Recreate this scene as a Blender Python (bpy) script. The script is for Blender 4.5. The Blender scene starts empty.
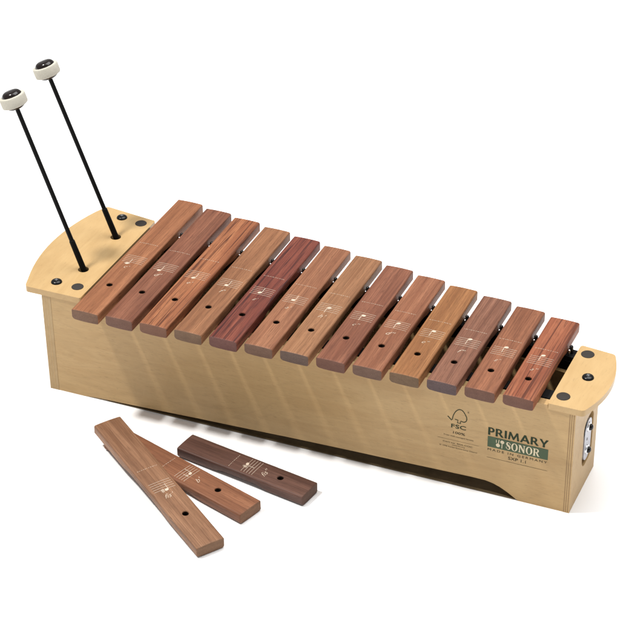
import bpy, bmesh, math, random
from mathutils import Vector, Matrix

C = bpy.context.scene.collection
MM = 0.001
OX, OY = 234.0, 480.0            # layout is measured in millimetres about this point


def W(x, y, z=0.0):
    return Vector(((x - OX) * MM, (y - OY) * MM, z * MM))


def F(x):                        # front face of the resonator box (y, mm)
    return 398.0565 + .0168 * x


def G(x):                        # rear edge of the end plates
    return 567.03 - .1081 * x


def B(x):                        # outer face of the rear panel
    return 573.0 - (x + 57.0) * .1435


# ------------------------------------------------------------------ materials
def newmat(name):
    m = bpy.data.materials.new(name)
    m.use_nodes = True
    nt = m.node_tree
    return m, nt, nt.nodes['Principled BSDF']


def N(nt, typ, **kw):
    n = nt.nodes.new(typ)
    for k, v in kw.items():
        setattr(n, k, v)
    return n


def mix(nt, fac, a, b, blend='MIX'):
    n = N(nt, 'ShaderNodeMix', data_type='RGBA', blend_type=blend)
    for sock, val in ((0, fac), (6, a), (7, b)):
        if hasattr(val, 'is_output'):
            nt.links.new(val, n.inputs[sock])
        elif sock == 0:
            n.inputs[0].default_value = val
        else:
            n.inputs[sock].default_value = (*val, 1) if len(val) == 3 else val
    return n.outputs[2]


def noise(nt, scale, loc, detail=4, rough=.55, dist=0.0):
    tc = N(nt, 'ShaderNodeTexCoord')
    mp = N(nt, 'ShaderNodeMapping')
    mp.inputs['Scale'].default_value = scale
    mp.inputs['Location'].default_value = loc
    nt.links.new(tc.outputs['Object'], mp.inputs[0])
    n = N(nt, 'ShaderNodeTexNoise')
    n.inputs['Scale'].default_value = 1.0
    n.inputs['Detail'].default_value = detail
    n.inputs['Roughness'].default_value = rough
    n.inputs['Distortion'].default_value = dist
    nt.links.new(mp.outputs[0], n.inputs['Vector'])
    return n.outputs['Fac']


def ramp(nt, fac, lo, hi):
    r = N(nt, 'ShaderNodeMapRange')
    r.inputs['From Min'].default_value = lo
    r.inputs['From Max'].default_value = hi
    nt.links.new(fac, r.inputs['Value'])
    return r.outputs['Result']


def mul(nt, a, k):
    n = N(nt, 'ShaderNodeMath', operation='MULTIPLY')
    nt.links.new(a, n.inputs[0])
    n.inputs[1].default_value = k
    return n.outputs[0]


def srgb(r, g, b):
    def f(c):
        c /= 255.0
        return c / 12.92 if c <= .04045 else ((c + .055) / 1.055) ** 2.4
    return (f(r), f(g), f(b))


def bump(nt, bs, h, strength, dist):
    b = N(nt, 'ShaderNodeBump')
    b.inputs['Strength'].default_value = strength
    b.inputs['Distance'].default_value = dist
    nt.links.new(h, b.inputs['Height'])
    nt.links.new(b.outputs[0], bs.inputs['Normal'])


def bar_wood(name, base, dark, streak, light, seed):
    """hardwood with grain along local y; streak 0..1 = how strong the dark figure is"""
    m, nt, bs = newmat(name)
    loc = (seed * 3.7, seed * 1.3, seed * 7.1)
    broad = noise(nt, (95, 5.5, 60), loc, 3, .5, .5)
    fig = noise(nt, (330, 7.5, 120), loc, 4, .6, .9)
    fine = noise(nt, (1400, 17, 520), loc, 4, .65)
    pore = noise(nt, (2300, 90, 1000), (loc[1], loc[2], loc[0]), 2, .5)
    c = mix(nt, ramp(nt, broad, .35, .65), tuple(q * .88 for q in base), tuple(q * 1.10 for q in light))
    c = mix(nt, mul(nt, ramp(nt, fig, .49, .64), streak), c, dark)
    c = mix(nt, mul(nt, ramp(nt, fine, .42, .68), .74), c, tuple(k * .50 for k in base))
    c = mix(nt, mul(nt, ramp(nt, pore, .58, .70), .65), c, tuple(k * .36 for k in base))
    nt.links.new(c, bs.inputs['Base Color'])
    bs.inputs['Roughness'].default_value = .5
    bs.inputs['Specular IOR Level'].default_value = .22
    rr = N(nt, 'ShaderNodeMapRange')
    rr.inputs['To Min'].default_value = .40
    rr.inputs['To Max'].default_value = .64
    nt.links.new(noise(nt, (60, 30, 60), (loc[2], loc[0], loc[1]), 3, .6), rr.inputs['Value'])
    nt.links.new(rr.outputs[0], bs.inputs['Roughness'])
    bump(nt, bs, fine, .25, .0004)
    return m


def end_grain(name, base, seed):
    m, nt, bs = newmat(name)
    g = noise(nt, (900, 900, 1400), (seed, seed * 2, 0), 4, .7)
    g2 = noise(nt, (120, 50, 300), (seed * 2, seed, 0), 2, .5)
    c = mix(nt, ramp(nt, g, .35, .7), base, tuple(k * .66 for k in base))
    c = mix(nt, mul(nt, ramp(nt, g2, .4, .7), .4), c, tuple(k * .6 for k in base))
    nt.links.new(c, bs.inputs['Base Color'])
    bs.inputs['Roughness'].default_value = .7
    bs.inputs['Specular IOR Level'].default_value = .2
    return m


def birch(name, base, along='x', var=.13, rough=.4, spec=.4, fleck=.35):
    m, nt, bs = newmat(name)
    sx = (9, 60, 70) if along == 'x' else (60, 9, 70)
    sf = (90, 700, 900) if along == 'x' else (700, 90, 900)
    big = noise(nt, sx, (2, 5, 1), 4, .55, 1.6)
    blot = noise(nt, (11, 14, 14), (6, 1, 4), 3, .5, .8)
    fl = noise(nt, sf, (4, 1, 7), 3, .6)
    dk = tuple(k * q for k, q in zip(base, (.90, .87, .83)))
    lt = tuple(min(1, k * q) for k, q in zip(base, (1.06, 1.09, 1.13)))
    c = mix(nt, ramp(nt, big, .36, .66), base, dk)
    c = mix(nt, mul(nt, ramp(nt, blot, .42, .7), .55), c, lt)
    c = mix(nt, mul(nt, ramp(nt, fl, .52, .74), fleck), c, tuple(k * .68 for k in base))
    pr_ = noise(nt, (130, 900, 1500) if along == 'x' else (900, 130, 1500), (9, 3, 2), 2, .5)
    c = mix(nt, mul(nt, ramp(nt, pr_, .63, .72), .5 if along == 'x' else .22), c, tuple(k * .5 for k in base))
    # faint contour figure of rotary cut veneer
    tc = N(nt, 'ShaderNodeTexCoord')
    mp = N(nt, 'ShaderNodeMapping')
    mp.inputs['Scale'].default_value = (3.2, 7, 9) if along == 'x' else (7, 3.2, 9)
    mp.inputs['Location'].default_value = (.3, .2, .9)
    nt.links.new(tc.outputs['Object'], mp.inputs[0])
    n2 = N(nt, 'ShaderNodeTexNoise')
    n2.inputs['Scale'].default_value = 1.0
    n2.inputs['Detail'].default_value = 2.0
    n2.inputs['Distortion'].default_value = .7
    nt.links.new(mp.outputs[0], n2.inputs['Vector'])
    s = N(nt, 'ShaderNodeMath', operation='MULTIPLY')
    s.inputs[1].default_value = 17.0
    nt.links.new(n2.outputs['Fac'], s.inputs[0])
    pp = N(nt, 'ShaderNodeMath', operation='PINGPONG')
    pp.inputs[1].default_value = .5
    nt.links.new(s.outputs[0], pp.inputs[0])
    c = mix(nt, mul(nt, ramp(nt, pp.outputs[0], .36, .5), var), c, tuple(k * .60 for k in base))
    nt.links.new(c, bs.inputs['Base Color'])
    bs.inputs['Roughness'].default_value = rough
    bs.inputs['Specular IOR Level'].default_value = spec
    bump(nt, bs, fl, .12, .0003)
    return m


def plain(name, col, rough=.5, spec=.5, metal=0.0, nz=0.0, scale=900.0, bstr=0.0):
    m, nt, bs = newmat(name)
    g = noise(nt, (scale, scale, scale), (1, 2, 3), 3, .6)
    c = mix(nt, mul(nt, ramp(nt, g, .35, .68), nz), col, tuple(k * .55 for k in col))
    nt.links.new(c, bs.inputs['Base Color'])
    bs.inputs['Roughness'].default_value = rough
    bs.inputs['Specular IOR Level'].default_value = spec
    bs.inputs['Metallic'].default_value = metal
    if bstr:
        bump(nt, bs, g, bstr, .0006)
    return m


M_PLATE = birch('birch_plate', (.455, .302, .138), 'y', .05, .36, .35, .12)
M_FRONT = birch('birch_front', (.446, .294, .135), 'x', .13, .45, .3, .30)
M_PLY = birch('ply_edge', (.40, .275, .138), 'y', .10, .5, .3, .3)
M_VEIN = plain('ply_glue_line', (.26, .165, .085), .7, .2, nz=.4)
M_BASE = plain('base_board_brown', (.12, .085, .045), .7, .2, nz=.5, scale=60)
M_FELT = plain('black_felt', (.008, .008, .008), .9, .1, nz=.5, scale=2500, bstr=.5)
M_BLACK = plain('black_satin_plastic', (.005, .005, .005), .25, .28, nz=.3)
M_SHAFT = plain('black_fibreglass', (.0025, .0025, .0025), .5, .12, nz=.2)
M_GRIP = plain('black_rubber_sleeve', (.002, .002, .002), .6, .12, nz=.3)
M_PLUG = plain('dark_rubber_plug', (.036, .030, .026), .75, .25, nz=.6, scale=1500, bstr=.2)
M_HEAD = plain('dark_brown_gloss_rubber', (.010, .006, .005), .16, .4, nz=.35, scale=300)
M_WOOL = plain('cream_felt', (.56, .53, .45), .95, .1, nz=.35, scale=1500, bstr=.9)
M_STEEL = plain('bright_steel', (.75, .75, .77), .22, .5, metal=1.0, nz=.15)
M_LATCH = plain('grey_metal', (.46, .46, .50), .4, .5, metal=.4, nz=.25, scale=400)
M_PRINT = plain('cream_engraving', (.54, .44, .34), .7, .2, nz=.25, scale=1200)
M_INK = plain('dark_green_ink', (.016, .030, .011), .6, .2, nz=.25, scale=1500)
M_INK2 = plain('brown_black_ink', (.028, .026, .013), .6, .2, nz=.3, scale=1500)
M_GREEN = plain('green_ink', (.052, .084, .040), .55, .3, nz=.22, scale=1200)
M_CREAM = plain('cream_ink', (.62, .53, .36), .55, .3, nz=.15, scale=1200)
M_HOLE_SHADE = plain('hole_shade', (.022, .013, .009), .8, .1, nz=.4)  # near-black colour puts the shade inside the bar holes onto their walls
M_FLOOR = plain('white_paper', (.93, .93, .93), .8, .1, nz=.01, scale=3)


# ------------------------------------------------------------------ builders
def link(name, me, mats, parent=None):
    o = bpy.data.objects.new(name, me)
    C.objects.link(o)
    for m in (mats if isinstance(mats, (list, tuple)) else [mats]):
        me.materials.append(m)
    if parent is not None:
        o.parent = parent
    return o


def finish(bm, name, mats, parent=None, smooth=40, recalc=True):
    if recalc:
        bmesh.ops.recalc_face_normals(bm, faces=bm.faces)
    me = bpy.data.meshes.new(name)
    bm.to_mesh(me)
    bm.free()
    if smooth:
        me.polygons.foreach_set('use_smooth', [True] * len(me.polygons))
        me.set_sharp_from_angle(angle=math.radians(smooth))
    return link(name, me, mats, parent)


def bevel_all(bm, w, seg=2, ang=30):
    es = [e for e in bm.edges if len(e.link_faces) == 2 and e.calc_face_angle(0) > math.radians(ang)]
    bmesh.ops.bevel(bm, geom=es, offset=w * MM, segments=seg, affect='EDGES', profile=.5, clamp_overlap=True)


def prism(bm, bottom, top):
    """closed solid between two loops of the same count"""
    a = [bm.verts.new(p) for p in bottom]
    b = [bm.verts.new(p) for p in top]
    n = len(a)
    bm.faces.new(list(reversed(a)))
    bm.faces.new(b)
    for i in range(n):
        bm.faces.new((a[i], a[(i + 1) % n], b[(i + 1) % n], b[i]))
    return bm


def lathe(bm, prof, origin, axis, seg=32, mat=0):
    """profile = [(radius mm, height mm)] revolved about axis from origin"""
    axis = Vector(axis).normalized()
    u = axis.orthogonal().normalized()
    v = axis.cross(u)
    rings = []
    for r, h in prof:
        c = origin + axis * (h * MM)
        if r < 1e-6:
            rings.append([bm.verts.new(c)])
        else:
            rings.append([bm.verts.new(c + (u * math.cos(2 * math.pi * k / seg) + v * math.sin(2 * math.pi * k / seg)) * r * MM) for k in range(seg)])
    fs = []
    for a, b in zip(rings, rings[1:]):
        for k in range(seg):
            k2 = (k + 1) % seg
            if len(a) == 1 and len(b) == 1:
                continue
            if len(a) == 1:
                fs.append(bm.faces.new((a[0], b[k], b[k2])))
            elif len(b) == 1:
                fs.append(bm.faces.new((a[k], b[0], a[k2])))
            else:
                fs.append(bm.faces.new((a[k], a[k2], b[k2], b[k])))
    for f in fs:
        f.material_index = mat
    return bm


def arc_prof(r, h0, h1, n=8):
    """dome: quarter ellipse from (r,h0) up to (0,h1)"""
    return [(r * math.cos(t), h0 + (h1 - h0) * math.sin(t)) for t in [math.pi / 2 * k / n for k in range(n + 1)]][:-1] + [(0, h1)]


def boolean(o, cutter_bm, solver='EXACT'):
    bmesh.ops.recalc_face_normals(cutter_bm, faces=cutter_bm.faces)
    cm = bpy.data.meshes.new('cut')
    cutter_bm.to_mesh(cm)
    cutter_bm.free()
    co = bpy.data.objects.new('cut', cm)
    C.objects.link(co)
    md = o.modifiers.new('cut', 'BOOLEAN')
    md.operation = 'DIFFERENCE'
    md.object = co
    md.solver = solver
    bpy.context.view_layer.update()
    dg = bpy.context.evaluated_depsgraph_get()
    me = bpy.data.meshes.new_from_object(o.evaluated_get(dg))
    me.name = o.data.name
    o.modifiers.clear()
    o.data = me
    bpy.data.objects.remove(co)
    bpy.data.meshes.remove(cm)
    me.polygons.foreach_set('use_smooth', [True] * len(me.polygons))
    me.set_sharp_from_angle(angle=math.radians(32))


def round_poly(pts, r, n=5):
    """round the corners of a polygon; r = one radius or a list"""
    out = []
    m = len(pts)
    for i in range(m):
        rr = r[i] if isinstance(r, (list, tuple)) else r
        p = Vector(pts[i]); a = Vector(pts[i - 1]); b = Vector(pts[(i + 1) % m])
        if rr <= 0:
            out.append(tuple(p)); continue
        da = (a - p).normalized(); db = (b - p).normalized()
        ang = da.angle(db)
        t = min(rr / math.tan(ang / 2), (a - p).length * .49, (b - p).length * .49)
        rr = t * math.tan(ang / 2)
        c = p + (da + db).normalized() * (rr / math.sin(ang / 2))
        s = p + da * t - c; e = p + db * t - c
        for k in range(n + 1):
            f = k / n
            d = s.lerp(e, f)
            d = d.normalized() * rr
            out.append(tuple(c + d))
    return out


def flat_mesh(polys):
    """sheet from [(outline, [holes])] by Blender's 2D curve fill; returns verts (x,y), faces"""
    cu = bpy.data.curves.new('fill', 'CURVE')
    cu.dimensions = '2D'
    cu.fill_mode = 'FRONT'
    for loop in polys:
        s = cu.splines.new('POLY')
        s.points.add(len(loop) - 1)
        for p, q in zip(s.points, loop):
            p.co = (q[0], q[1], 0, 1)
        s.use_cyclic_u = True
    return curve_to_sheet(cu)


def curve_to_sheet(cu):
    o = bpy.data.objects.new('tmp', cu)
    C.objects.link(o)
    bpy.context.view_layer.update()
    dg = bpy.context.evaluated_depsgraph_get()
    me = bpy.data.meshes.new_from_object(o.evaluated_get(dg))
    vs = [(v.co.x, v.co.y) for v in me.vertices]
    fs = [tuple(p.vertices) for p in me.polygons]
    bpy.data.objects.remove(o)
    bpy.data.meshes.remove(me)
    bpy.data.curves.remove(cu)
    return vs, fs


def text_sheet(body, height, width=None, bold=0.0, shear=0.0, spacing=1.0):
    """flat lettering: caps height and full width in mm, lower left corner at the origin"""
    cu = bpy.data.curves.new('txt', 'FONT')
    cu.body = body
    cu.size = 1.0
    cu.offset = bold
    cu.shear = shear
    cu.space_character = spacing
    cu.resolution_u = 3
    cu.fill_mode = 'FRONT'
    vs, fs = curve_to_sheet(cu)
    x0 = min(v[0] for v in vs); x1 = max(v[0] for v in vs)
    y0 = min(v[1] for v in vs); y1 = max(v[1] for v in vs)
    sy = height / (y1 - y0)
    sx = sy if width is None else width / (x1 - x0)
    return [((x - x0) * sx, (y - y0) * sy) for x, y in vs], fs


def stroke(pts, w):
    """ribbon outline polygon along a polyline; w = full width or list of widths"""
    n = len(pts)
    L, R = [], []
    for i, p in enumerate(pts):
        a = Vector(pts[max(i - 1, 0)]); b = Vector(pts[min(i + 1, n - 1)])
        d = (b - a).normalized()
        nn = Vector((-d.y, d.x))
        ww = (w[i] if isinstance(w, (list, tuple)) else w) / 2
        L.append((p[0] + nn.x * ww, p[1] + nn.y * ww)); R.append((p[0] - nn.x * ww, p[1] - nn.y * ww))
    return L, R


def add_ribbon(bm, pts, w, put):
    L, R = stroke(pts, w)
    l = [bm.verts.new(put(*p)) for p in L]
    r = [bm.verts.new(put(*p)) for p in R]
    for i in range(len(l) - 1):
        bm.faces.new((l[i], r[i], r[i + 1], l[i + 1]))


def add_sheet(bm, sheet, put, dx=0.0, dy=0.0):
    vs, fs = sheet
    v = [bm.verts.new(put(x + dx, y + dy)) for x, y in vs]
    for f in fs:
        try:
            bm.faces.new([v[i] for i in f])
        except ValueError:
            pass


def ellipse(cx, cy, rx, ry, rot=0.0, n=28):
    c, s = math.cos(rot), math.sin(rot)
    return [(cx + rx * math.cos(t) * c - ry * math.sin(t) * s, cy + rx * math.cos(t) * s + ry * math.sin(t) * c)
            for t in [2 * math.pi * k / n for k in range(n)]]


def tag(o, label, cat, group=None):
    o['label'] = label
    o['category'] = cat
    if group:
        o['group'] = group
    return o


def empty(name, loc=(0, 0, 0), rot=(0, 0, 0)):
    o = bpy.data.objects.new(name, None)
    C.objects.link(o)
    o.location = loc
    o.rotation_euler = rot
    o.empty_display_size = .02
    return o


# ------------------------------------------------------------------ floor
bm = bmesh.new()
s = 14.0
vs = [bm.verts.new(p) for p in ((-s, -s, 0), (s, -s, 0), (s, s, 0), (-s, s, 0))]
bm.faces.new(vs)
fl = finish(bm, 'floor', M_FLOOR, smooth=0)
fl['kind'] = 'structure'

# ------------------------------------------------------------------ xylophone body
xy = empty('xylophone', (0, 0, 0))
tag(xy, 'pale birch box xylophone body with black plugs and green printed maker mark', 'xylophone')

HP, HB = 126.87, 120.0            # top and underside of the end plates
XL, XLI, XRI, XR = -56.9, -46.5, 518.4, 524.6
WT = 124.3                        # rim of the front panel between the plates


def zf(x):                        # arched cut-out of the front panel's lower edge
    pts = [(-17, 0), (0, 1.7), (42, 3.2), (122, 6.7), (180, 8.8), (225, 10.6), (290, 12.6), (346, 14.0), (400, 15.6),
           (425, 16.2), (437, 16.0), (445, 14.6), (453, 11.6), (461, 7.2), (467, 3.2), (472, 0)]
    if x <= pts[0][0] or x >= pts[-1][0]:
        return 0.0
    for (a, za), (b, zb) in zip(pts, pts[1:]):
        if a <= x <= b:
            t = (x - a) / (b - a)
            return za + (zb - za) * t


xs = [XLI] + [-17 + k * 8 for k in range(0, 56)] + [434 + k * 3 for k in range(13)] + [472.0, XRI]
xs = sorted(set(xs))
low = [(x, zf(x)) for x in xs]
out = low + [(XRI, HB - .2), (496.6, HB - .2), (496.0, WT), (-9.8, WT), (-10.4, HB - .2), (XLI, HB - .2)]
bm = bmesh.new()
prism(bm, [W(x, F(x), z) for x, z in out], [W(x, F(x) + 9.0, z) for x, z in out])
front = finish(bm, 'front_panel', M_FRONT, xy, smooth=25)

# end panels with visible plies on the front edge
def end_panel(x0, x1, veins):
    bm = bmesh.new()
    lo = [W(x0, F(x0) - .25, 0), W(x1, F(x1) - .25, 0), W(x1, B(x1), 0), W(x0, B(x0), 0)]
    hi = [p + Vector((0, 0, (HB - .1) * MM)) for p in lo]
    prism(bm, lo, hi)
    bevel_all(bm, .5, 2)
    o = finish(bm, 'end_panel', M_FRONT if x0 > 0 else M_PLY, xy, smooth=30)
    return o


pl = end_panel(XL, XLI, 0)
pr = end_panel(XRI, XR, 0)
for x in (-53.6, -50.4):
    bm = bmesh.new()
    prism(bm, [W(x - .3, F(x) - .32, .8), W(x + .3, F(x) - .32, .8), W(x + .3, F(x) + .5, .8), W(x - .3, F(x) + .5, .8)],
          [W(x - .3, F(x) - .32, 119), W(x + .3, F(x) - .32, 119), W(x + .3, F(x) + .5, 119), W(x - .3, F(x) + .5, 119)])
    o = finish(bm, 'ply_layer', M_FRONT, pl, smooth=0)
for x in (519.0, 520.9, 523.0):
    bm = bmesh.new()
    prism(bm, [W(x - .34, F(x) - .32, .8), W(x + .34, F(x) - .32, .8), W(x + .34, F(x) + .5, .8), W(x - .34, F(x) + .5, .8)],
          [W(x - .34, F(x) - .32, 119), W(x + .34, F(x) - .32, 119), W(x + .34, F(x) + .5, 119), W(x - .34, F(x) + .5, 119)])
    o = finish(bm, 'ply_layer', M_VEIN, pr, smooth=0)

# rear panel, base board
bm = bmesh.new()
prism(bm, [W(x, B(x) - 9, z) for x, z in ((XLI, 0), (XRI, 0), (XRI, 109), (XLI, 109))],
      [W(x, B(x), z) for x, z in ((XLI, 0), (XRI, 0), (XRI, 109), (XLI, 109))])
finish(bm, 'rear_panel', M_FRONT, xy, smooth=25)
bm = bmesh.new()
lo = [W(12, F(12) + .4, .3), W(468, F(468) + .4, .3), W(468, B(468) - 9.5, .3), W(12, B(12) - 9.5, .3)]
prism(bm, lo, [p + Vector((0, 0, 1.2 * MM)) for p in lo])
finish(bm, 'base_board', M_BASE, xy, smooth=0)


# end plates
def plate(outline, radii, holes):
    pts = round_poly(outline, radii, 6)
    bm = bmesh.new()
    prism(bm, [W(x, y, HB) for x, y in pts], [W(x, y, HP) for x, y in pts])
    bevel_all(bm, .9, 3, 50)
    o = finish(bm, 'end_plate', M_PLATE, xy, smooth=35)
    for (x, y, r) in holes:
        cb = bmesh.new()
        lathe(cb, [(0, -3), (r, -3), (r, 6.3), (r + .5, 7.4), (r + .5, 9), (0, 9)], W(x, y, HB), (0, 0, 1), 32)
        boolean(o, cb)
    return o


ys = [400 + k * (572 - 400) / 16 for k in range(17)]
lp = [(-10.2, G(-10)), (-10.2, F(-10) - .9)] + [(-75.6, 396.0)]
lp += [(-75.0 - 19.0 * (1 - ((y - 487) / 90.0) ** 2), y) for y in ys[1:-1]]
lp += [(-74.5, 576.0)]
left_plate = plate(lp, [2, 2, 5] + [0] * 15 + [5], [(-34.5, 448.4, 5.6), (-34.4, 520.8, 5.6)])
ys = [407 + k * (509 - 407) / 14 for k in range(15)]
rp = [(496.25, F(496) - .9), (496.25, 513.4)] + [(532.6, 509.9)]
rp += [(532.0 + 12.0 * (1 - ((y - 459) / 52.0) ** 2), y) for y in reversed(ys[1:-1])]
rp += [(532.0, F(532) - .9)]
right_plate = plate(rp, [2, 3, 5] + [0] * 13 + [5], [])


def dome_screw(x, y, parent):
    bm = bmesh.new()
    lathe(bm, [(0, -.6), (5.9, -.6), (5.9, .5)] + arc_prof(5.7, .7, 3.0, 8), W(x, y, HP), (0, 0, 1), 32)
    o = finish(bm, 'screw', M_BLACK, parent, smooth=50)
    bm = bmesh.new()
    for a in (.5, .5 + math.pi / 2):
        d = Vector((math.cos(a), math.sin(a), 0)) * 1.8 * MM
        n = Vector((-math.sin(a), math.cos(a), 0)) * .55 * MM
        c = W(x, y, HP + 2.75)
        zt = Vector((0, 0, .42 * MM))
        lo = [c - d - n, c + d - n, c + d + n, c - d + n]
        if a > 1:
            lo = [p + Vector((0, 0, .05 * MM)) for p in lo]
        prism(bm, lo, [p + zt for p in lo])
    finish(bm, 'slot_glint', M_STEEL, o, smooth=0)  # bright raised cross marks the slot and stands in for its star highlight


def plug(x, y, r, parent):
    bm = bmesh.new()
    lathe(bm, [(0, -.5), (r, -.5), (r, .25), (r - .35, .55), (0, .55)], W(x, y, HP), (0, 0, 1), 36)
    finish(bm, 'rubber_plug', M_PLUG, parent, smooth=50)


for x, y in ((-48.5, 415.4), (-47.7, 560.2)):
    dome_screw(x, y, left_plate)
for x, y in ((-23.4, 415.6), (-22.4, 557.2)):
    plug(x, y, 6.4, left_plate)
dome_screw(519.2, 461.4, right_plate)
for x, y in ((507.2, 499.9), (506.7, 421.9)):
    plug(x, y, 6.7, right_plate)

# felt rails under the bars, pegs and pins
H, T, BW, PITCH = 137.87, 13.0, 30.9, 38.0
ZB = H - T


def yF(i):
    return 361.47 + 2.283 * i


def yB(i):
    return 604.54 - 5.727 * i


def rail(f):
    bm = bmesh.new()
    a, b = XLI + .3, XRI - .3
    pa = [W(a, f(a) - 8, 108), W(b, f(b) - 8, 108), W(b, f(b) + 8, 108), W(a, f(a) + 8, 108)]
    prism(bm, pa, [p + Vector((0, 0, (HB - .3 - 108) * MM)) for p in pa])
    a, b = -9.6, 495.8
    pa = [W(a, f(a) - 7, HB - .3), W(b, f(b) - 7, HB - .3), W(b, f(b) + 7, HB - .3), W(a, f(a) + 7, HB - .3)]
    prism(bm, pa, [p + Vector((0, 0, (ZB - HB + .3) * MM)) for p in pa])
    return finish(bm, 'felt_rail', M_FELT, xy, smooth=0)


rail_f = rail(lambda x: 416.4 + .0142 * x)
rail_b = rail(lambda x: 548.5 - .1015 * x)
for i in range(13):
    y = yF(i) + .2295 * (yB(i) - yF(i))
    bm = bmesh.new()
    lathe(bm, [(0, -1), (2.1, -1), (2.1, 4.0)] + arc_prof(2.1, 4.2, 6.0, 5), W(38 * i + 14.4, y, ZB), (0, 0, 1), 16)
    finish(bm, 'peg', M_BLACK, rail_f, smooth=50)
for i in range(1, 14):
    x = 38 * i - 3.6
    y = 548.5 - .1015 * x
    bm = bmesh.new()
    lathe(bm, [(0, -1), (2.0, -1), (2.0, 7.0)] + arc_prof(2.0, 7.4, 9.4, 6), W(x, y, ZB), (0, 0, 1), 18)
    p = finish(bm, 'pin', M_BLACK, rail_b, smooth=50)
    bm = bmesh.new()
    lathe(bm, [(0, -.5), (1.15, -.5), (1.15, 5.6)] + arc_prof(1.15, 5.8, 7.0, 5), W(x - .6, y - 4.2, ZB), (.0, -.1, 1), 14)
    finish(bm, 'steel_hook', M_STEEL, p, smooth=50)

# strap fitting let into the right end panel
def stad(y0, y1, z0, z1, r):
    return round_poly([(y0, z0), (y1, z0), (y1, z1), (y0, z1)], r, 8)


cb = bmesh.new()
so = stad(441.5, 474.5, 28, 85.5, 12)
prism(cb, [W(XR - 5.2, y, z) for y, z in so], [W(XR + 4, y, z) for y, z in so])
boolean(pr, cb)
bm = bmesh.new()
so = stad(449.0, 471.5, 31, 78.5, 10.5)
prism(bm, [W(XR - 5.0, y, z) for y, z in so], [W(XR - .6, y, z) for y, z in so])
bevel_all(bm, .5, 2, 50)
latch = finish(bm, 'strap_plate', M_LATCH, xy, smooth=35)
for y, z in ((460.6, 69.5), (458.6, 43.0)):
    bm = bmesh.new()
    lathe(bm, [(0, -1), (5.2, -1), (5.2, .8), (4.7, 1.4), (3.9, 1.5), (3.6, 1.0), (0, 1.0)], W(XR - .6, y, z), (1, 0, 0), 28)
    wsh = finish(bm, 'washer', M_STEEL, latch, smooth=45)
    bm = bmesh.new()
    lathe(bm, [(0, .8), (3.3, .8), (3.3, 2.4)] + arc_prof(3.2, 2.6, 4.8, 6), W(XR - .6, y, z), (1, 0, 0), 24)
    finish(bm, 'screw', M_BLACK, wsh, smooth=50)
bm = bmesh.new()
lathe(bm, [(0, -.4), (1.5, -.4), (1.5, .25), (0, .3)], W(XR - .6, 458.0, 56.0), (1, 0, 0), 16)
finish(bm, 'rivet', M_BLACK, latch, smooth=45)
bm = bmesh.new()
p0 = [W(XR - 5.0, 443.6, 66), W(XR - 5.0, 448.4, 66), W(XR - 5.0, 456.8, 83.0), W(XR - 5.0, 451.4, 83.6)]
prism(bm, p0, [p + Vector((4.3 * MM, 0, 0)) for p in p0])
bevel_all(bm, .6, 2, 50)
finish(bm, 'strap_end', M_GRIP, xy, smooth=35)

# ------------------------------------------------------------------ printing on the front panel
def put_front(d):
    def f(x, z):
        return W(x, F(x) - d, z)
    return f


P1, P2 = put_front(.22), put_front(.44)


def print_obj(name, fill, mat, put, parent):
    bm = bmesh.new()
    fill(bm, put)
    for f in bm.faces:
        f.normal_update()
        if f.normal.y > 0:
            f.normal_flip()
    return finish(bm, name, mat, parent, smooth=0, recalc=False)


def maker_word(bm, put):
    b = .20                                            # stem width, unit cap height
    P = [(0, 0), (b, 0), (b, .38), (.34, .38), (.48, .43), (.57, .53), (.60, .69), (.57, .84), (.48, .95), (.34, 1), (0, 1)]
    Ph = [(b, .52), (.31, .52), (.38, .57), (.41, .69), (.38, .81), (.31, .86), (b, .86)]
    R_ = [(0, 0), (b, 0), (b, .40), (.27, .40), (.52, 0), (.76, 0), (.46, .45), (.56, .55), (.60, .70), (.57, .85), (.48, .95), (.34, 1), (0, 1)]
    I_ = [(0, 0), (b, 0), (b, 1), (0, 1)]
    M_ = [(0, 0), (.17, 0), (.23, .62), (.45, .04), (.56, .04), (.79, .62), (.84, 0), (1.03, 0), (.92, 1), (.76, 1), (.51, .36), (.26, 1), (.10, 1)]
    A_ = [(0, 0), (.20, 0), (.28, .22), (.62, .22), (.70, 0), (.92, 0), (.54, 1), (.37, 1)]
    Ah = [(.335, .37), (.565, .37), (.45, .70)]
    Y_ = [(.32, 0), (.52, 0), (.52, .40), (.84, 1), (.62, 1), (.42, .58), (.22, 1), (0, 1), (.32, .40)]
    x = 0.0
    put_list = []
    for loops, adv in (([P, Ph], .70), ([R_, Ph], .84), ([I_], .32), ([M_], 1.10), ([A_, Ah], .98), ([R_, Ph], .80), ([Y_], .84)):
        put_list.append((x, loops)); x += adv
    k = 61.6 / x
    for x0, loops in put_list:
        add_sheet(bm, flat_mesh([[((px + x0) * k, py * 9.2) for px, py in lp_] for lp_ in loops]), put, 437.9, 73.1)


print_obj('maker_lettering', maker_word, M_INK, P1, front)


def band(bm, put):
    n = 12
    for k in range(n):
        x0 = 437.8 + 61.8 * k / n; x1 = 437.8 + 61.8 * (k + 1) / n
        bm.faces.new([bm.verts.new(put(x, z)) for x, z in ((x0, 58.7), (x1, 58.7), (x1, 71.4), (x0, 71.4))])


bnd = print_obj('green_band', band, M_GREEN, P1, front)


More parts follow.
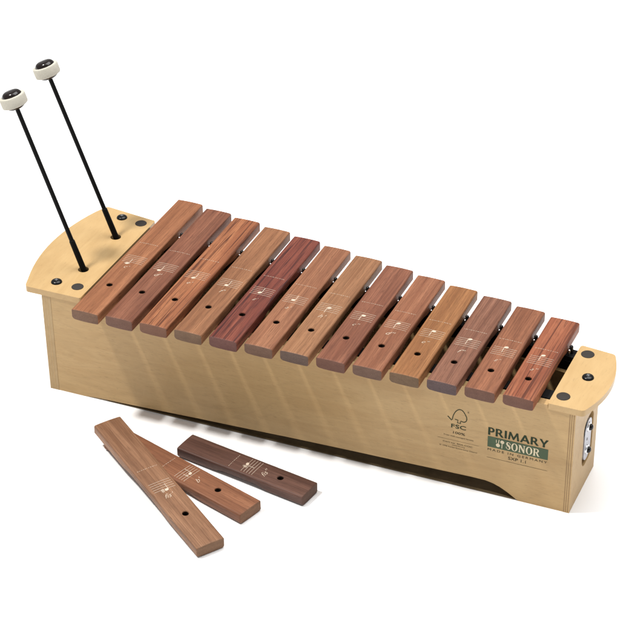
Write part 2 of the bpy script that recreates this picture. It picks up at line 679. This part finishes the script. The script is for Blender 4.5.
def serif_word(bm, put):
    hgt = 9.0
    Nn = [(0, 0), (.34, 0), (.34, .07), (.24, .07), (.24, .72), (.72, 0), (.86, 0), (.86, .93), (.96, .93), (.96, 1), (.62, 1), (.62, .93),
          (.74, .93), (.74, .40), (.32, 1), (0, 1), (0, .93), (.10, .93), (.10, .07), (0, .07)]
    Rr = [(0, 0), (.38, 0), (.38, .07), (.31, .07), (.31, .46), (.40, .46), (.64, 0), (.94, 0), (.94, .07), (.86, .07), (.62, .5), (.74, .56),
          (.81, .65), (.83, .74), (.81, .85), (.74, .93), (.63, .98), (.5, 1), (0, 1), (0, .93), (.09, .93), (.09, .07), (0, .07)]
    Rh = [(.31, .54), (.43, .54), (.53, .58), (.58, .65), (.6, .73), (.58, .82), (.53, .88), (.43, .92), (.31, .92)]
    O1 = ellipse(.46, .5, .46, .53, n=40)
    O2 = ellipse(.46, .5, .22, .45, n=36)
    sp = [(.66, .68), (.63, .82), (.54, .92), (.40, .96), (.26, .92), (.19, .80), (.22, .68), (.34, .57), (.48, .47), (.59, .36), (.62, .24), (.55, .10),
          (.40, .04), (.26, .07), (.15, .17), (.09, .34)]
    wd = [.11, .07, .07, .09, .15, .20, .24, .27, .27, .24, .20, .15, .09, .07, .07, .11]
    L, R = stroke(sp, wd)
    S = L + R[::-1]
    x = 456.3
    for loops, adv in (([S], .80), ([O1, O2], 1.0), ([Nn], 1.04), ([O1, O2], 1.0), ([Rr, Rh], .95)):
        k = 34.6 / 4.73
        add_sheet(bm, flat_mesh([[(px * k, py * hgt) for px, py in lp_] for lp_ in loops]), put, x, 60.6)
        x += adv * k


print_obj('band_lettering', serif_word, M_CREAM, P2, bnd)


def icon(bm, put):
    def blob(cx, cz, r):
        add_sheet(bm, flat_mesh([ellipse(cx, cz, r, r * 1.02)]), put)
    blob(448.6, 63.0, 2.1)
    add_ribbon(bm, [(449.0, 65.3), (449.6, 69.9)], .8, put)
    add_ribbon(bm, [(446.7, 69.4), (446.9, 65.6)], .6, put)
    blob(452.9, 67.8, 2.0)
    add_ribbon(bm, [(452.7, 60.2), (452.8, 65.6)], .8, put)


print_obj('mallet_emblem', icon, M_CREAM, P2, bnd)


def small_print(bm, put):
    add_sheet(bm, text_sheet('MADE IN GERMANY', 2.6, 61.0, spacing=1.35), put, 438.2, 54.2)
    add_sheet(bm, text_sheet('SXP 1.1', 3.6, 18.2, bold=.003), put, 459.5, 48.3)
    add_ribbon(bm, [(437.6 + k * 6.22, 45.5) for k in range(11)], .26, put)


print_obj('origin_lettering', small_print, M_INK2, P1, front)


def smooth_path(pts, n=6):
    o = []
    for i in range(len(pts) - 1):
        p0 = pts[max(i - 1, 0)]; p1 = pts[i]; p2 = pts[i + 1]; p3 = pts[min(i + 2, len(pts) - 1)]
        for k in range(n):
            t = k / n
            q = []
            for a, b, c, d in zip(p0, p1, p2, p3):
                q.append(.5 * (2 * b + (c - a) * t + (2 * a - 5 * b + 4 * c - d) * t * t + (3 * b - a - 3 * c + d) * t ** 3))
            o.append(tuple(q))
    o.append(pts[-1])
    return o


def tree_mark(bm, put):
    tick = [(395.8, 84.4), (399.9, 80.2)]
    crown = smooth_path([(400.4, 81.0), (401.6, 86.8), (404.0, 92.0), (407.2, 94.9), (410.6, 94.6), (413.3, 91.3), (415.4, 86.9), (415.0, 83.0),
                         (412.6, 81.0), (409.4, 81.6)], 6)
    add_ribbon(bm, tick, 1.0, put)
    add_ribbon(bm, crown, [.85] * len(crown), put)
    add_ribbon(bm, [(409.0, 81.0), (409.3, 78.5), (406.0, 78.5), (406.4, 81.9), (403.3, 82.2)], .9, put)
    add_sheet(bm, text_sheet('FSC', 4.7, 15.4, bold=.010), put, 399.6, 71.4)
    add_sheet(bm, text_sheet('®', 1.8, 1.8), put, 416.0, 93.0)


mk = print_obj('certification_mark', tree_mark, M_INK, P1, front)


def cert_text(bm, put):
    add_sheet(bm, text_sheet('100%', 2.8, 12.4, bold=.008), put, 401.8, 64.6)
    add_sheet(bm, text_sheet('From well-managed forests', 1.9, 31), put, 392.2, 60.0)
    add_ribbon(bm, [(385.6 + k * 4.34, 56.2) for k in range(11)], .2, put)
    add_sheet(bm, text_sheet('Cert no. SGS-COC', 1.7, 31), put, 391.4, 51.9)
    add_sheet(bm, text_sheet('www.fsc.org', 1.7, 13.2), put, 401.2, 49.2)
    add_sheet(bm, text_sheet('© 1996 Forest Stewardship Council', 1.8, 39.6), put, 387.9, 46.2)


print_obj('certification_lettering', cert_text, M_INK2, P1, front)

# ------------------------------------------------------------------ tone bars
def profile(w, t):
    """closed cross section (x,z) of a bar: gently crowned, rounded corners"""
    h = w / 2
    pts = round_poly([(-h, 0), (h, 0), (h, t), (-h, t)], [3.6, 2.2, 1.7, 1.7], 6)
    # add points along top and bottom for the crown
    res = []
    for i, p in enumerate(pts):
        q = pts[(i + 1) % len(pts)]
        res.append(p)
        if abs(q[0] - p[0]) > w * .5:
            for k in range(1, 6):
                res.append((p[0] + (q[0] - p[0]) * k / 6, p[1] + (q[1] - p[1]) * k / 6))
    o = []
    for x, z in res:
        c = (2 * x / w) ** 2
        if z > t / 2:
            z = z - .55 * c
        else:
            z = z + (.9 if x < 0 else .5) * c * (1 - z / (t / 2))
        o.append((x, z))
    return o


def bar_mesh(w, t, L, arch):
    prof = profile(w, t)
    jr = random.Random(int(L * 10))
    bm = bmesh.new()
    st = [(0.0, .75), (.22, .32), (.75, 0.0)]
    n = 44
    for k in range(n + 1):
        st.append((2.0 + (L - 4.0) * k / n, 0.0))
    st += [(L - .75, 0.0), (L - .22, .32), (L, .75)]
    rings = []
    for y, ins in st:
        u = y / L
        lift = 0.0
        if .27 < u < .73:
            s_ = min((u - .27) / .13, (.73 - u) / .13, 1.0)
            lift = arch * (s_ * s_ * (3 - 2 * s_))
        ring = []
        for x, z in prof:
            sx = (w / 2 - ins) / (w / 2)
            zz = t / 2 + (z - t / 2) * (t / 2 - ins) / (t / 2)
            if z < t / 2:
                zz += lift * (1 - max(z, 0) / (t / 2))
            jx = jr.uniform(-.04, .04) if 2 < y < L - 2 else 0.0
            ring.append(bm.verts.new(((x * sx + jx) * MM, y * MM, (zz + jx * .6) * MM)))
        rings.append(ring)
    m = len(prof)
    for a, b in zip(rings, rings[1:]):
        for k in range(m):
            bm.faces.new((a[k], b[k], b[(k + 1) % m], a[(k + 1) % m]))
    f0 = bm.faces.new(rings[0]); f1 = bm.faces.new(list(reversed(rings[-1])))
    f0.material_index = 1; f1.material_index = 1
    for ring in (rings[0], rings[1], rings[-2], rings[-1]):
        for v in ring:
            for f in v.link_faces:
                ys_ = [q.co.y for q in f.verts]
                if max(ys_) < .3 * MM or min(ys_) > (L - .3) * MM:
                    f.material_index = 1
    return bm


STEP = 1.62                        # half a staff space, mm


def note_print(bar, w, t, L, step, letter, acc=None, seed=0):
    """staff, note head with stem, letter and dashed line engraved across the bar; step 0 = lowest staff line"""
    def put(x, y):
        z = t - .55 * (2 * x / w) ** 2 + .12
        return Vector((x * MM, y * MM, z * MM))
    bm = bmesh.new()
    yc = .4525 * L
    hw = w * .385
    y0 = yc - 4 * STEP
    rnd = random.Random(seed)
    def done(name, bm):
        for f in bm.faces:
            f.normal_update()
            if f.normal.z < 0:
                f.normal_flip()
        return finish(bm, name, M_PRINT, bar, smooth=0, recalc=False)
    for k in range(5):
        n = 8
        y = y0 + 2 * STEP * k
        add_ribbon(bm, [(-hw + 2 * hw * q / n, y) for q in range(n + 1)], .34, put)
    done('staff_lines', bm)
    bm = bmesh.new()
    def put2(x, y):
        z = t - .55 * (2 * x / w) ** 2 + .20
        return Vector((x * MM, y * MM, z * MM))
    ny = y0 + step * STEP
    nx = -1.6 if step < 4 else .2
    if step == -2 or step == -1:
        nx = -4.0
    if acc:
        nx = 1.2
    add_sheet(bm, flat_mesh([ellipse(nx, ny, 2.25, 1.65, .35, 20)]), put2)
    if step == -2:
        add_ribbon(bm, [(nx - 3.6, ny), (nx - 2.4, ny)], .45, put)
        add_ribbon(bm, [(nx + 2.4, ny), (nx + 3.6, ny)], .45, put)
    if step < 4:
        add_ribbon(bm, [(nx + 1.95, ny + .9), (nx + 1.95, ny + 9.4)], .5, put2)
    else:
        add_ribbon(bm, [(nx - 1.95, ny - .9), (nx - 1.95, ny - 9.4)], .5, put2)
    ax = nx - 4.4
    if acc == 'sharp':
        add_ribbon(bm, [(ax - .6, ny - 3.0), (ax - .6, ny + 2.6)], .42, put2)
        add_ribbon(bm, [(ax + .7, ny - 2.6), (ax + .7, ny + 3.0)], .42, put2)
        for dy in (-.95, .75):
            add_ribbon(bm, [(ax - .35, ny + dy - .05), (ax + .45, ny + dy + .15)], .6, put2)
            add_ribbon(bm, [(ax - 1.7, ny + dy - .35), (ax - .85, ny + dy - .15)], .6, put2)
            add_ribbon(bm, [(ax + .95, ny + dy + .25), (ax + 1.8, ny + dy + .45)], .6, put2)
    elif acc == 'flat':
        add_ribbon(bm, [(ax - .9, ny + 4.4), (ax - .9, ny - 1.7)], .45, put2)
        add_ribbon(bm, smooth_path([(ax - .6, ny + .8), (ax + .6, ny + 1.2), (ax + 1.0, ny + .3), (ax + .2, ny - .9), (ax - .6, ny - 1.7)], 4), .5, put2)
    done('note_sign', bm)
    bm = bmesh.new()
    # letter
    sh = text_sheet(letter, 6.2 if letter[0] in 'dfhb' else 5.2, None, bold=-.012, shear=.45)
    wid = max(v[0] for v in sh[0])
    add_sheet(bm, sh, put, -wid / 2 - .6, yc - 4 * STEP - (13.2 if letter[0] in 'dfhb' else 12.4))
    done('note_letter', bm)
    bm = bmesh.new()
    # dashed line
    yd = .592 * L
    x = -hw
    while x < hw - 1:
        ln = rnd.choice((.8, 1.1, 1.5, 1.9))
        add_ribbon(bm, [(x, yd), (min(x + ln, hw), yd)], .42, put)
        x += ln + rnd.choice((.7, .9, 1.2))
    done('dashed_line', bm)


# base / dark figure / lighter wood (sRGB), figure strength
LOOK = [
    ((176, 110, 72), (128, 72, 46), .45, (190, 124, 84)),
    ((150, 90, 66), (104, 60, 46), .55, (166, 106, 80)),
    ((178, 104, 66), (88, 44, 30), .95, (194, 124, 82)),
    ((168, 110, 74), (122, 74, 50), .45, (182, 124, 86)),
    ((138, 66, 54), (66, 34, 36), .95, (162, 88, 68)),
    ((172, 110, 78), (126, 74, 50), .45, (184, 124, 90)),
    ((174, 118, 80), (134, 84, 54), .40, (186, 132, 94)),
    ((154, 92, 68), (106, 60, 46), .55, (168, 108, 82)),
    ((166, 102, 72), (120, 68, 46), .45, (180, 118, 86)),
    ((178, 116, 68), (132, 78, 42), .45, (190, 130, 80)),
    ((150, 96, 74), (106, 64, 50), .50, (164, 112, 90)),
    ((160, 98, 68), (110, 60, 42), .60, (176, 112, 80)),
    ((178, 98, 66), (94, 46, 32), .90, (194, 118, 82)),
    ((160, 110, 78), (112, 72, 50), .45, (176, 128, 96)),
    ((158, 100, 70), (110, 64, 44), .50, (172, 114, 82)),
    ((116, 78, 66), (78, 50, 42), .55, (130, 92, 80)),
]
ENDS = [(122, 96, 86), (118, 90, 84), (124, 92, 82), (120, 98, 86), (112, 80, 80), (116, 92, 84), (104, 88, 86), (112, 82, 76), (112, 90, 84), (114, 94, 80),
        (96, 82, 88), (112, 84, 78), (114, 84, 78), (128, 100, 84), (122, 92, 76), (92, 70, 64)]
def tone(c, k=.59, sat=.93):
    r, g, b = srgb(*c)
    y = .3 * r + .6 * g + .1 * b
    r, g, b = ((y + (q - y) * sat) * k for q in (r, g, b))
    return (r * 1.0, g * 1.01, b * .96)


WM = [bar_wood('bar_wood_%s' % 'abcdefghijklmnop'[k], tone(b), tone(d), s_, tone(l), k * 1.37 + .6) for k, (b, d, s_, l) in enumerate(LOOK)]
EM = [end_grain('end_grain_%s' % 'abcdefghijklmnop'[k], tuple(.92 * q * f_ for q, f_ in zip(srgb(*e), (1.06, 1.0, .84))), k * 2.1 + .3) for k, e in enumerate(ENDS)]

LABELS = [
    'longest wooden tone bar, light brown, beside the birch plate that holds the mallets',
    'dark brown wooden tone bar between the longest bar and the boldly streaked orange one',
    'orange brown wooden tone bar with bold dark streaks, third from the mallets',
    'plain tan wooden tone bar between the boldly streaked bar and the dark red one',
    'dark red wooden tone bar with purple streaks, the reddest in the row',
    'light tan wooden tone bar next to the dark red one on its shorter side',
    'pale yellowish wooden tone bar at the exact middle of the mounted row',
    'reddish brown wooden tone bar just past the pale middle one, towards the short end',
    'plain brown wooden tone bar, fifth from the short end, above the blank front wood',
    'golden tan wooden tone bar, fourth from the short end of the row',
    'dull greyish brown wooden tone bar above the printed tree mark, third from the short end',
    'reddish wooden tone bar next to the shortest one in the mounted row',
    'shortest mounted wooden tone bar, orange with dark grain, next to the mallet-free end plate',
]
LET = ["c'", "d'", "e'", "f'", "g'", "a'", "h'", "c''", "d''", "e''", "f''", "g''", "a''"]


def make_bar(idx, w, L, step, letter, acc, label, loc, rot, group, holex, arch):
    bm = bar_mesh(w, T, L, arch)
    o = finish(bm, 'tone_bar', [WM[idx], EM[idx]], smooth=32)
    cb = bmesh.new()
    hy = .2295 * L
    lathe(cb, [(0, -3), (3.2, -3), (3.2, T - .75), (3.75, T + .1), (3.75, T + 3), (0, T + 3)], Vector((holex * MM, hy * MM, 0)), (0, 0, 1), 28)
    boolean(o, cb)
    o.data.materials.append(M_HOLE_SHADE)
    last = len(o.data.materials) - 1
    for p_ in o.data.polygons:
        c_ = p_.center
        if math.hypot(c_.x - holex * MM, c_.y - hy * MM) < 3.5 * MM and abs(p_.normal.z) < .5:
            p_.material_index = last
    note_print(o, w, T, L, step, letter, acc, idx)
    o.location = loc
    o.rotation_euler = rot
    tag(o, label, 'xylophone bar', group)
    return o


JIT = random.Random(11)
for i in range(13):
    L = yB(i) - yF(i)
    make_bar(i, BW, L, i - 2, LET[i], None, LABELS[i], W(38 * i + BW / 2, yF(i) + .15, ZB + .02), (0, 0, JIT.uniform(-.004, .004)),
             'tone bars lying across the box', -1.0, 5.0 if i < 9 else 4.2)

# three spare bars on the floor: front centre, heading, pitch, length, width
spare = [
    (13, 224.24, 214.92, 2.541, .0630, 216.2, 30.8, -1, "fis'", 'sharp', 'tan spare wooden bar lying on top of another bar on the white floor'),
    (14, 237.30, 278.84, 2.843, .0, 190.8, 30.9, 2, "b'", 'flat', 'orange brown spare wooden bar on the floor, pinned beneath the crossing tan one'),
    (15, 279.85, 327.72, 2.980, .0, 153.8, 28.6, 8, "fis''", 'sharp', 'dark brown spare wooden bar lying alone on the floor beside the crossed pair'),
]
for idx, x, y, a, pitch, L, w, step, let, acc, lab in spare:
    loc = W(x, y, .05)
    make_bar(idx, w, L, step, let, acc, lab, loc, (pitch, 0, a - math.pi / 2), 'spare tone bars on the floor', 0.0, 5.2)


# ------------------------------------------------------------------ mallets
def mallet(hx, hy, head, label):
    o = empty('mallet', W(hx, hy, HB))
    base = Vector((0, 0, 0))
    hd = (W(*head) - W(hx, hy, HP + .8))
    ax = hd.normalized()
    base = ax * (-6.0 * MM) + Vector((0, 0, (HP + .8 - HB) * MM))
    Lh = hd.length / MM + 6.0
    bm = bmesh.new()
    lathe(bm, [(0, 2), (2.4, 2), (2.4, Lh - 8), (0, Lh - 8)], base, ax, 20)
    finish(bm, 'shaft', M_SHAFT, o, smooth=45)
    bm = bmesh.new()
    lathe(bm, [(0, 0), (3.2, 0), (3.15, 20), (3.0, 39.6), (2.75, 40.4), (2.41, 40.6)], base, ax, 24)
    finish(bm, 'grip_sleeve', M_GRIP, o, smooth=45)
    c = base + ax * (Lh * MM)
    bm = bmesh.new()
    n = 18
    pr_ = []
    for k in range(n + 1):
        t = -math.pi / 2 + math.pi * k / n
        e = .42
        pr_.append((11.5 * abs(math.cos(t)) ** e, 9.9 * math.copysign(abs(math.sin(t)) ** .95, math.sin(t)) + .3))
    pr_[0] = (0, pr_[0][1]); pr_[-1] = (0, pr_[-1][1])
    lathe(bm, pr_, c, ax, 36)
    finish(bm, 'head', M_HEAD, o, smooth=70)
    bm = bmesh.new()
    ring = [(10.0, -5.6), (12.9, -5.6), (13.5, -5.2), (13.75, -4.2), (13.85, 0), (13.75, 4.2), (13.5, 5.2), (12.9, 5.6), (10.0, 5.6), (10.0, -5.6)]
    lathe(bm, ring, c, ax, 56)
    bmesh.ops.remove_doubles(bm, verts=bm.verts, dist=1e-6)
    rnd = random.Random(4)
    for v in bm.verts:
        v.co += Vector((rnd.uniform(-1, 1), rnd.uniform(-1, 1), rnd.uniform(-1, 1))) * .09 * MM
    finish(bm, 'felt_ring', M_WOOL, o, smooth=50)
    tag(o, label, 'mallet', 'mallets standing in the end plate')
    return o


mallet(-34.5, 448.4, (-100.3, 448.4, 315.8), 'black mallet with cream felt ring, standing in the plate hole nearer the printed front')
mallet(-34.4, 520.8, (-103.0, 520.8, 316.2), 'black mallet with cream felt ring, standing in the plate hole farther from the printed front')

# ------------------------------------------------------------------ light, world, camera
w = bpy.data.worlds.new('World')
bpy.context.scene.world = w
w.use_nodes = True
w.node_tree.nodes['Background'].inputs[0].default_value = (1.0, 1.0, 1.0, 1)
w.node_tree.nodes['Background'].inputs[1].default_value = .39

ld = bpy.data.lights.new('key_softbox', 'AREA')
ld.shape = 'DISK'
ld.size = .66
ld.energy = 620
ld.color = (1.0, .985, .96)
lo = bpy.data.objects.new('key_softbox', ld)
C.objects.link(lo)
d = Vector((-.42, -.20, 1.0)).normalized()
lo.location = d * 8.0
lo.rotation_euler = d.to_track_quat('Z', 'Y').to_euler()

l2 = bpy.data.lights.new('overhead_fill', 'AREA')  # added fill lamp, lifts the floor shadow beside the box
l2.shape = 'SQUARE'
l2.size = 4.0
l2.energy = 315
o2 = bpy.data.objects.new('overhead_fill', l2)
C.objects.link(o2)
o2.location = (1.1, 1.5, 5.0)

cd = bpy.data.cameras.new('camera')
cam = bpy.data.objects.new('camera', cd)
C.objects.link(cam)
cam.location = W(929.523, -1120.868, 1260.994)
cam.rotation_euler = (.99319, .01235, .41183)
cd.sensor_width = 36.0
cd.lens = 36.0 * 2018.0586 / 620.0
cd.clip_start = .05
cd.clip_end = 100
sc = bpy.context.scene
sc.camera = cam
sc.view_settings.view_transform = 'Standard'
sc.view_settings.look = 'None'
sc.view_settings.gamma = 1.0
sc.view_settings.exposure = 0.0
sc.cycles.use_denoising = True
sc.cycles.max_bounces = 8
